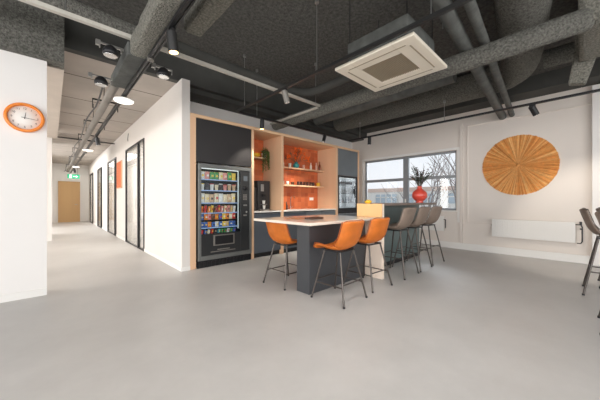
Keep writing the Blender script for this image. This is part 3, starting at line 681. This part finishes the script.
# ------------------------------------------------------------------ tile niche contents (x from pixel, y=5.2)
def bottle(x, z, r, h, m, label, name='bottle', cat='bottle', neck=.35, y=5.20):
    solo(name, MB().lathe([(r*.9,0),(r,.01),(r,h*.55),(r*neck,h*.75),(r*neck,h*.97),(.001,h)], (x,y,z), 18), m, label, cat, (x,y,z))
def tumbler(x, z, r, h, m, label, cat='cup', name='cup', y=5.20):
    solo(name, MB().lathe([(r*.8,0),(r,h),(r*.9,h),(r*.7,.008),(.001,.008)], (x,y,z), 18), m, label, cat, (x,y,z))
Z1, Z2 = 2.0705, 1.6205
bottle(4.29, Z1, .03, .17, M['cream_plastic'], 'tall cream bottle at the left end of the upper tile shelf', neck=.6)
tumbler(4.52, Z1, .04, .11, M['cream_plastic'], 'short cream candle cup left of the teal vase')
tumbler(5.02, Z1, .035, .11, M['pink'], 'short pale pink cup right of the teal vase')
bottle(5.30, Z1, .03, .20, M['cream_plastic'], 'slim cream bottle near the right end of the upper tile shelf', neck=.5)
bottle(5.52, Z1, .028, .22, M['pink'], 'slim pink bottle beside the brown bottle on the upper shelf', neck=.5)
bottle(5.66, Z1, .028, .27, M['brown_glass'], 'reddish brown bottle at the right end of the upper tile shelf', neck=.4)
t = thing('flower_vase', 'round teal vase with orange dried flowers on the upper tile shelf', 'vase', (4.74, 5.22, Z1))
part('vase_body', MB().lathe([(.04,0),(.075,.03),(.085,.07),(.07,.115),(.03,.15),(.032,.165),(.024,.165),(.02,.14),(.001,.13)], (4.74,5.20,Z1), 24), M['teal_vase'], t)
st = MB(); rr = random.Random(5)
for k in range(22):
    a = rr.uniform(-1,1); e = Vector((4.74+a*.42, 5.18+rr.uniform(-.06,.06), Z1+.16+rr.uniform(.08,.42)*(1-.35*abs(a)))); b0 = Vector((4.74,5.20,Z1+.13))
    st.tube([b0, b0.lerp(e,.5)+Vector((0,0,.04)), e], .003, 5)
    fl = MB()
    if k % 4 == 3:
        for _ in range(14): leaf(fl, e+Vector((rr.uniform(-.03,.03),rr.uniform(-.02,.02),rr.uniform(-.05,.03))), .05, .02, (rr.uniform(-1,1),rr.uniform(-1,0),rr.uniform(-.5,1)), mi=1)
    else:
        for _ in range(26): leaf(fl, e+Vector((rr.gauss(0,.02),rr.gauss(0,.015),rr.gauss(0,.02))), .045, .022, (rr.uniform(-1,1),rr.uniform(-1,.3),rr.uniform(-1,1)))
    part('bloom' if k % 4 != 3 else 'sprig', fl, [M['orange_flower'], M['foliage']], t)
part('stem', st, M['stem'], t)
for k in range(3):
    tumbler(4.12+.16*k, Z2, .04, .09, M['glass_cup' if k==0 else 'white_plastic'], ['clear tumbler at the left end of the lower tile shelf','white cup second from left on the lower tile shelf','white cup third from left on the lower tile shelf'][k])
tumbler(4.62, Z2, .038, .08, M['glass_cup'], 'clear tumbler just left of the dark jars on the lower tile shelf', 'cup')
for k in range(6):
    x = 4.82+k*.115
    t = thing('spice_jar', 'dark jar on the lower tile shelf, %s from the left' % ordn[k], 'jar', (x,5.2,Z2), 'dark jars on the lower tile shelf')
    part('jar_body', MB().lathe([(.036,0),(.04,.01),(.04,.07),(.03,.085)], (x,5.2,Z2), 16), M['jar_dark'], t)
    part('lid', MB().lathe([(.034,.083),(.034,.10),(.001,.10)], (x,5.2,Z2), 16), M['black_metal'], t)
solo('orange_tin', MB().lathe([(.05,0),(.055,.01),(.055,.09),(.05,.10),(.001,.10)], (5.60,5.2,Z2), 20), M['yellow'], 'round yellow orange tin at the right end of the lower tile shelf', 'tin', (5.60,5.2,Z2))
solo('wall_socket', MB().box(5.40, BY-.032, 1.22, 5.56, BY-.02, 1.30), M['white_plastic'], 'white double socket on the orange tiles above the worktop', 'socket', (5.48, BY-.03, 1.22), bevel=.004)
solo('carton', MB().prism([(4.02,.986),(4.20,.986),(4.20,1.12),(4.11,1.18),(4.02,1.12)], 4.98, 5.10, 'y'), M['orange_box'], 'orange carton at the left end of the long white worktop', 'carton', (4.11,5.04,.986))
bottle(4.28, .986, .035, .20, M['jar_dark'], 'dark bottle on the worktop beside the orange carton', y=5.05)
t = thing('kitchen_tap', 'slim chrome tap on the long white worktop', 'tap', (4.56, 5.2, .986))
part('spout', MB().tube([(4.56,5.22,.986),(4.56,5.22,1.25),(4.56,5.20,1.31),(4.56,5.14,1.33),(4.56,5.08,1.31),(4.56,5.06,1.26)], .012, 10), M['chrome'], t)
part('tap_lever', MB().cyl((4.56,5.22,1.02),(4.64,5.22,1.06),.007,n=8), M['chrome'], t)

# ------------------------------------------------------------------ table, bar
t = thing('bar_table', 'long counter height table with cream top and charcoal slab base', 'table', (2.9, 2.6, 0))
part('tabletop', MB().box(2.13, 2.10, .915, 3.68, 3.25, .95), M['tabletop'], t, .004)
part('slab_leg', MB().box(2.40, 2.385, 0, 3.67, 2.617, .915), M['charcoal'], t, .003)
b = thing('bar_counter', 'bar height counter with dark teal front and taupe top behind the table', 'bar counter', (4.8, 2.4, 0))
part('end_panel', MB().box(3.685, 2.09, 0, 3.745, 2.53, 1.155), M['wood_pale'], b, .003)
part('end_cladding', MB().box(3.655, 2.085, .951, 3.685, 2.53, 1.158), M['wood_table'], b, .003)
part('counter_top', MB().box(3.745, 2.10, 1.125, 5.93, 2.60, 1.165), M['counter_dark'], b, .004)
part('front_panel', MB().box(3.745, 2.46, .08, 5.92, 2.53, 1.125), M['teal'], b, .003)
part('kick_plinth', MB().box(3.745, 2.475, 0, 5.90, 2.52, .08), M['black_metal'], b)
solo('cutting_board', MB().box(2.42, 2.62, .9505, 2.60, 2.86, .962), M['board'], 'brown wooden board lying on the cream table', 'board', (2.5,2.72,.9505), bevel=.003)
t = thing('serving_tray', 'small dark tray lying on the cream table beside the brown board', 'tray', (2.66, 2.62, .9505))
part('tray_base', MB().box(2.53, 2.48, .9505, 2.78, 2.60, .958), M['tray_dark'], t)
part('tray_rim', MB().box(2.53,2.48,.958,2.54,2.60,.975).box(2.77,2.48,.958,2.78,2.60,.975).box(2.54,2.48,.958,2.77,2.488,.975).box(2.54,2.592,.958,2.77,2.60,.975), M['tray_dark'], t)
solo('yellow_bowl', MB().lathe([(.03,0),(.055,.02),(.06,.04),(.052,.04),(.03,.012),(.001,.010)], (3.72,2.36,1.159), 24).sphere((3.71,2.36,1.195),.028,12).sphere((3.735,2.345,1.195),.025,12), M['yellow'], 'small yellow bowl of lemons on the oak clad end of the bar', 'bowl', (3.72,2.36,1.159))
# vase
vx, vy, vz = 5.50, 2.28, 1.1655
t = thing('round_vase', 'round coral red vase holding dusky eucalyptus on the bar counter', 'vase', (vx, vy, vz))
part('vase_body', MB().lathe([(.07,0),(.075,.012),(.06,.03),(.10,.055),(.14,.11),(.148,.165),(.13,.215),(.085,.26),(.045,.285),(.042,.32),(.05,.335),(.042,.335),(.034,.30),(.001,.29)], (vx,vy,vz), 40), M['terracotta'], t)
lf = MB(); st = MB(); rr = random.Random(11)
for k in range(17):
    a = rr.uniform(0,2*PI); sp = rr.uniform(.05,.26); tip = Vector((vx+math.cos(a)*sp, vy+math.sin(a)*sp, vz+.33+rr.uniform(.22,.46)-sp*.35)); b0 = Vector((vx,vy,vz+.30))
    pts = [b0, b0.lerp(tip,.35)+Vector((0,0,.05)), b0.lerp(tip,.7)+Vector((0,0,.03)), tip]; st.tube(pts, .004, 5)
    for j in range(13):
        f_ = .25+.75*j/12; q = b0.lerp(tip, f_)+Vector((0,0,.03*math.sin(PI*f_)))
        for sgn in (-1,1): leaf(lf, q, rr.uniform(.04,.065), rr.uniform(.025,.04), (rr.uniform(-1,1), rr.uniform(-1,1), rr.uniform(-.2,.9)), mi=k%2)
part('foliage', lf, [M['foliage'], M['foliage_purple']], t); part('stem', st, M['stem'], t)

# ------------------------------------------------------------------ stools
def stool(kind, seat_h, label, group):
    lm, pm_ = (M['leather_orange'], M['leather_dark']) if kind == 'orange' else (M['leather_grey'], M['leather_grey_dark'])
    root = thing('bar_stool', label, 'stool', (0,0,0), group)
    # profile of the bucket (y forward, z up); the seat faces +y
    prof = [(.235,-.035),(.228,-.012),(.20,.0),(.14,.004),(.07,-.006),(0,-.014),(-.06,-.012),(-.11,.004),(-.15,.034),(-.178,.075),(-.198,.12),(-.213,.17),(-.228,.22),(-.242,.265),(-.253,.30),(-.261,.325)]
    def width(k):
        f = k/(len(prof)-1)
        if f < .12: return .195+.02*(f/.12)
        if f < .6: return .222
        return .228-.010*((f-.6)/.4)
    nu = 14; S = 7
    def pt(k, i, off):
        y, z = prof[k]; y0, z0 = prof[max(k-1,0)]; y1, z1 = prof[min(k+1,len(prof)-1)]
        ty, tz = y1-y0, z1-z0; l = math.hypot(ty,tz); ny, nz = (tz/l, -ty/l)   # normal pointing up / forward
        if nz < 0 and k < 8: ny, nz = -ny, -nz
        u = -1+2*i/nu; au = abs(u); wdt = width(k)
        f = k/(len(prof)-1)
        curl = (.05 if f < .5 else .038)*au**2.6*(1 if k > 1 else .3) + (.008*au**2 if f > .5 else 0)
        if k <= S: curl *= .75
        top = 0
        if k == len(prof)-1: top = -.03*max(0, au-.55)**2/.2
        if k == len(prof)-1 : wdt *= .93
        if k == 0: wdt *= .95
        return (u*wdt, y+ny*(curl+off), seat_h+z+nz*(curl+off)+top)
    def shell(k0, k1):
        th = .034
        top = [[pt(k,i,0) for i in range(nu+1)] for k in range(k0,k1+1)]
        bot = [[pt(k,i,-th*(1-.45*(abs(-1+2*i/nu))**4)) for i in range(nu+1)] for k in range(k0,k1+1)]
        mb = MB(); K = k1-k0+1; W = nu+1
        vs = [p for r in top for p in r] + [p for r in bot for p in r]; B = K*W; fs = []
        for k in range(K-1):
            for i in range(nu):
                fs.append((k*W+i, k*W+i+1, (k+1)*W+i+1, (k+1)*W+i)); fs.append((B+k*W+i, B+(k+1)*W+i, B+(k+1)*W+i+1, B+k*W+i+1))
            fs.append((k*W, (k+1)*W, B+(k+1)*W, B+k*W)); fs.append((k*W+nu, B+k*W+nu, B+(k+1)*W+nu, (k+1)*W+nu))
        for i in range(nu):
            fs.append((i, B+i, B+i+1, i+1)); e = (K-1)*W; fs.append((e+i, e+i+1, B+e+i+1, B+e+i))
        mb.add(vs, fs, 0, True); return mb
    def soft(o):
        m = o.modifiers.new('sub', 'SUBSURF'); m.levels = 1; m.render_levels = 1
    s1 = part('seat', shell(0, S), lm, root, local=True)
    s2 = part('backrest', shell(S, len(prof)-1), lm, root, local=True); soft(s2); soft(s1)
    # piping round the rim of the seat and backrest
    K = len(prof)-1
    rim = [pt(k,0,.002) for k in range(0,K+1)] + [pt(K,i,.002) for i in range(1,nu+1)] + [pt(k,nu,.002) for k in range(K-1,-1,-1)]
    part('piping', MB().tube(rim, .0045, 6), pm_, s2, local=True)
    # under frame
    zt = seat_h-.055
    part('seat_frame', MB().box(-.15,-.13,zt,.15,-.105,zt+.016).box(-.15,.105,zt,.15,.13,zt+.016).box(-.15,-.105,zt,-.125,.105,zt+.016).box(.125,-.105,zt,.15,.105,zt+.016), M['black_metal'], root, local=True)
    sx, sy = .235, .245
    if kind != 'orange': sx, sy = .26, .25
    feet = {}
    for ax in (-1,1):
        for ay in (-1,1):
            a = Vector((ax*.135, ay*.118, zt+.005)); b = Vector((ax*sx, ay*sy, .008)); feet[(ax,ay)] = (a,b)
            lg = part('leg', MB().cyl(a, b, .0115, .0115, n=10), M['leg_metal'], root, local=True)
            part('foot_cap', MB().cyl(b+Vector((0,0,.012)), b-Vector((0,0,.008)), .014, n=10), M['black_metal'], lg, local=True)
    zr = .2 if kind == 'orange' else .30
    def at(key, z):
        a, b = feet[key]; f = (a.z-z)/(a.z-b.z); return a.lerp(b, f)
    for k1, k2, zz in (((-1,-1),(-1,1),zr), ((1,-1),(1,1),zr), ((-1,1),(1,1),zr+.03), ((-1,-1),(1,-1),zr+.03)):
        part('footrest_bar', MB().cyl(at(k1,zz), at(k2,zz), .008, n=8), M['leg_metal'], root, local=True)
    return root
GO, GG = 'orange leather stools around the cream table', 'taupe grey leather bar stools'
so = stool('orange', .645, 'orange leather stool in front of the table, nearest the viewer', GO)
so.location = (2.61, 2.07, 0); so.rotation_euler = (0,0,.03)
dup(so, (3.31, 2.11, 0), -.04, 'orange leather stool in front of the pale oak panel of the table')
dup(so, (2.53, 2.98, 0), -PI/2+.03, 'orange leather stool tucked under the left end of the table', sz=.955)
sg = stool('grey', .775, 'taupe grey bar stool nearest the oak end of the bar', GG)
sg.location = (4.17, 2.10, 0); sg.rotation_euler = (0,0,.02)
dup(sg, (4.79, 2.12, 0), .03, 'taupe grey bar stool in the middle of the three at the bar')
dup(sg, (5.44, 2.14, 0), -.04, 'taupe grey bar stool farthest along the bar, by the window')
dup(sg, (5.20, -.26, 0), PI, 'taupe grey bar stool at the right edge with its back to the radiator')
dup(sg, (3.84, -.37, 0), PI, 'taupe grey bar stool mostly outside the right edge of the picture')
dup(sg, (5.75, -.42, 0), PI, 'taupe grey bar stool partly hidden behind the stool at the right edge')

# ------------------------------------------------------------------ window wall things
dy, dz_, R = .967, 1.99, .665
t = thing('sunburst_panel', 'large round honey coloured sunburst of radiating slats on the window wall', 'wall art', (WX, dy, dz_))
mb = MB(); rr = random.Random(9); n = 240
for k in range(n):
    a0 = 2*PI*k/n; a1 = 2*PI*(k+.92)/n; hgt = rr.uniform(.018,.036); Rk = R*rr.uniform(.975,1.0); mi = rr.choice([0,0,1,2])
    P = lambda r, a, h: (WX-h, dy-r*math.cos(a), dz_+r*math.sin(a))
    am = (a0+a1)/2
    vs = [P(.02,am,.03), P(Rk,a0,.012), P(Rk,am,hgt), P(Rk,a1,.012), P(Rk,a0,.002), P(Rk,a1,.002)]
    mb.add(vs, [(0,1,2),(0,2,3),(1,4,2),(4,5,2),(5,3,2)], mi)
part('slat_rays', mb, [M['ray_a'], M['ray_b'], M['ray_c']], t)
part('backing_disc', MB().lathe([(R*.985,.001),(R*.985,.012),(.001,.02)], (WX,dy,dz_), 64, axis='x'), M['ray_b'], t)
part('hub', MB().lathe([(.03,.025),(.028,.04),(.001,.045)], (WX,dy,dz_), 20, axis='x'), M['ray_b'], t)
def radiator(y0, y1, z0, z1, label):
    t = thing('radiator', label, 'radiator', (WX-.06, (y0+y1)/2, z0))
    mb = MB().box(WX-.075, y0, z0, WX-.03, y1, z1); n = int((y1-y0)/.045)
    for k in range(n):
        yy = y0+.02+k*(y1-y0-.04)/n; mb.box(WX-.083, yy, z0+.03, WX-.075, yy+.022, z1-.03)
    part('heating_panel', mb, M['trim_white'], t)
    part('top_grille', MB().box(WX-.08, y0, z1, WX-.01, y1, z1+.008), M['white_plastic'], t)
    for yy in (y0+.15, y1-.15): part('bracket', MB().box(WX-.03, yy-.015, z0+.05, WX, yy+.015, z1-.05), M['trim_white'], t)
    return t
t = radiator(.09, 1.43, .385, .775, 'long white panel radiator under the sunburst')
part('valve_pipe', MB().tube([(WX-.07,.09,.74),(WX-.07,.02,.74),(WX-.07,.0,.70),(WX-.07,.0,.42),(WX-.07,.02,.38),(WX-.07,.07,.38)], .011, 8).cyl((WX-.07,.02,.74),(WX-.07,.02,.80),.018,n=10).cyl((WX-.11,.02,.66),(WX-.05,.02,.66),.014,n=10), M['track_metal'], t)
t = radiator(2.46, 4.7, .42, .80, 'white radiator under the window behind the bar stools')
part('valve', MB().cyl((WX-.07,2.42,.5),(WX-.07,2.42,.72),.012,n=8).cyl((WX-.07,2.42,.72),(WX-.07,2.46,.72),.01,n=8), M['track_metal'], t)

# ------------------------------------------------------------------ outside
solo('outside_ground', MB().box(7.9, -40, -4.2, 120, 90, -4), M['ext_ground'], 'pale ground outside the window', 'ground', (40, 10, -4.1))['kind'] = 'structure'
t = thing('office_building', 'long pale low building with window bands across the street', 'building', (32, 15, -4))
part('facade', MB().box(30, -10, -4, 38, 45, 2.3), M['ext_white'], t)
part('parapet', MB().box(29.9, -10, 2.3, 38, 45, 2.75), M['ext_pink'], t)
for k in range(11):
    y = -6+k*4.2
    wd = part('window', MB().box(29.9, y, .95, 30.0, y+2.9, 2.0), M['ext_glass'], t)
    mu = MB()
    for q in range(5): mu.box(29.84, y+q*.725-.05, .95, 29.9, y+q*.725+.05, 2.0)
    part('mullion', mu.box(29.84,y,1.6,29.9,y+2.9,1.7), M['ext_white'], wd)
    part('window', MB().box(29.9, y, -2.6, 30.0, y+3.4, -1.0), M['ext_glass'], t)
def tree(x, y, z, h, seed, label, lean):
    rr = random.Random(seed); t = thing('bare_tree', label, 'tree', (x, y, z)); mb = MB(); tw = MB()
    def grow(p, d, L, r, lvl):
        q = p; pts = [p]; 
        for k in range(4):
            d = (d + Vector((rr.uniform(-.12,.12), rr.uniform(-.12,.12), rr.uniform(-.04,.08)))).normalized(); q = q + d*L/4; pts.append(q)
        (mb if lvl < 2 else tw).tube(pts, r, 6 if lvl < 2 else 4, radii=[r*(1-.12*i) for i in range(5)])
        if lvl < 5:
            for k in range(3 if lvl < 4 else 3):
                nd = (d + Vector((rr.uniform(-.75,.75), rr.uniform(-.5,.55), rr.uniform(-.25,.5)))).normalized()
                grow(pts[-1] if k == 0 else pts[2+k%2], nd, L*rr.uniform(.62,.82), max(r*.6,.010), lvl+1)
    grow(Vector((x,y,z)), Vector(lean).normalized(), h*.36, .13, 0)
    part('trunk', mb, M['bark'], t); part('twigs', tw, M['bark'], t)
tree(13.5, 4.3, -4, 8.6, 21, 'bare leafless tree outside the right half of the window', (0,.02,1))
#tree(17, 7.3, -4, 6.5, 8, 'smaller bare tree farther off outside the window', (0,-.05,1))

# ------------------------------------------------------------------ light
wd = bpy.data.worlds.new('sky'); sc.world = wd; wd.use_nodes = True
nt = wd.node_tree; bg = nt.nodes['Background']
tc = nt.nodes.new('ShaderNodeTexCoord'); sp = nt.nodes.new('ShaderNodeSeparateXYZ'); rp = nt.nodes.new('ShaderNodeValToRGB')
no = nt.nodes.new('ShaderNodeTexNoise'); no.inputs['Scale'].default_value = 3; no.inputs['Detail'].default_value = 6
nt.links.new(tc.outputs['Generated'], sp.inputs[0]); nt.links.new(tc.outputs['Generated'], no.inputs['Vector'])
ad = nt.nodes.new('ShaderNodeMath'); ad.operation = 'MULTIPLY_ADD'; ad.inputs[1].default_value = .25; nt.links.new(no.outputs['Fac'], ad.inputs[0]); nt.links.new(sp.outputs['Z'], ad.inputs[2])
rp.color_ramp.elements[0].position = .1; rp.color_ramp.elements[0].color = srgb(236,238,242); rp.color_ramp.elements[1].position = .8; rp.color_ramp.elements[1].color = srgb(206,218,232)
nt.links.new(ad.outputs[0], rp.inputs[0]); nt.links.new(rp.outputs[0], bg.inputs['Color']); bg.inputs['Strength'].default_value = 1.25

def area(name, loc, target, sx, sy, power, col=(1,1,1)):
    l = bpy.data.lights.new(name, 'AREA'); l.shape = 'RECTANGLE'; l.size = sx; l.size_y = sy; l.energy = power; l.color = col
    o = bpy.data.objects.new(name, l); COL.objects.link(o); o.location = loc
    o.rotation_euler = (Vector(target)-Vector(loc)).to_track_quat('-Z', 'Y').to_euler(); return o
area('window_daylight', (9.4, 3.56, 4.6), (6.2, 3.4, .6), 3.4, 2.2, 1000, (.86,.93,1))
area('rear_fill', (-1.5, -5.5, 2.0), (2.5, 4, 1.2), 9, 2.6, 490, (1,.985,.97))  # added fill from behind the camera, out of view
area('left_fill', (-5.6, .5, 1.9), (2, 2, 1.2), 6, 2.6, 240, (1,.985,.97))  # added fill on the unseen, open left side of the room
area('corridor_daylight', (-5.5, 7.9, 1.7), (.6, 8.2, 0), 5.5, 2.8, 430, (1,.98,.95))
area('corridor_far_light', (.9, 16, 3.2), (.9, 16, 0), 1.0, 6, 70, (1,.96,.9))
area('office_light', (3.2, 8, 3.2), (3.2, 8, 0), 2, 3, 170, (1,.97,.93))
area('office_light', (3.2, 11.8, 3.2), (3.2, 11.8, 0), 2, 2.5, 170, (1,.97,.93))
area('office_light', (3.2, 16.5, 3.2), (3.2, 16.5, 0), 2, 4, 170, (1,.97,.93))
area('corridor_side_daylight', (-3, 14.7, 1.7), (.6, 14.7, 0), 3, 2.6, 260, (1,.98,.95))
area('room_fill', (1.8, 1.0, 2.72), (1.8, 1.0, 0), 2.2, .3, 50, (1,.97,.93))  # added overhead fill panel; no fitting hangs here
def spotl(loc, d, power, col=(1,.90,.78), ang=80, r=.03):
    l = bpy.data.lights.new('spot_beam', 'SPOT'); l.energy = power; l.color = col; l.spot_size = math.radians(ang); l.spot_blend = .6; l.shadow_soft_size = r
    o = bpy.data.objects.new('spot_beam', l); COL.objects.link(o); o.location = loc; o.rotation_euler = Vector(d).to_track_quat('-Z','Y').to_euler()
for k, (b, d) in enumerate(spots):
    dd = {2: (0,.35,-1), 3: (0,.45,-1)}.get(k, d)
    spotl(tuple(Vector(b)+Vector(d)*.02), dd, (25, 25, 55, 150, 40, 80, 20, 20)[k])

sc.view_settings.view_transform = 'Standard'; sc.view_settings.look = 'None'; sc.view_settings.exposure = 0; sc.view_settings.gamma = 1
sc.cycles.max_bounces = 8; sc.cycles.diffuse_bounces = 5; sc.cycles.transparent_max_bounces = 12; sc.cycles.sample_clamp_indirect = 4
sc.cycles.use_denoising = True
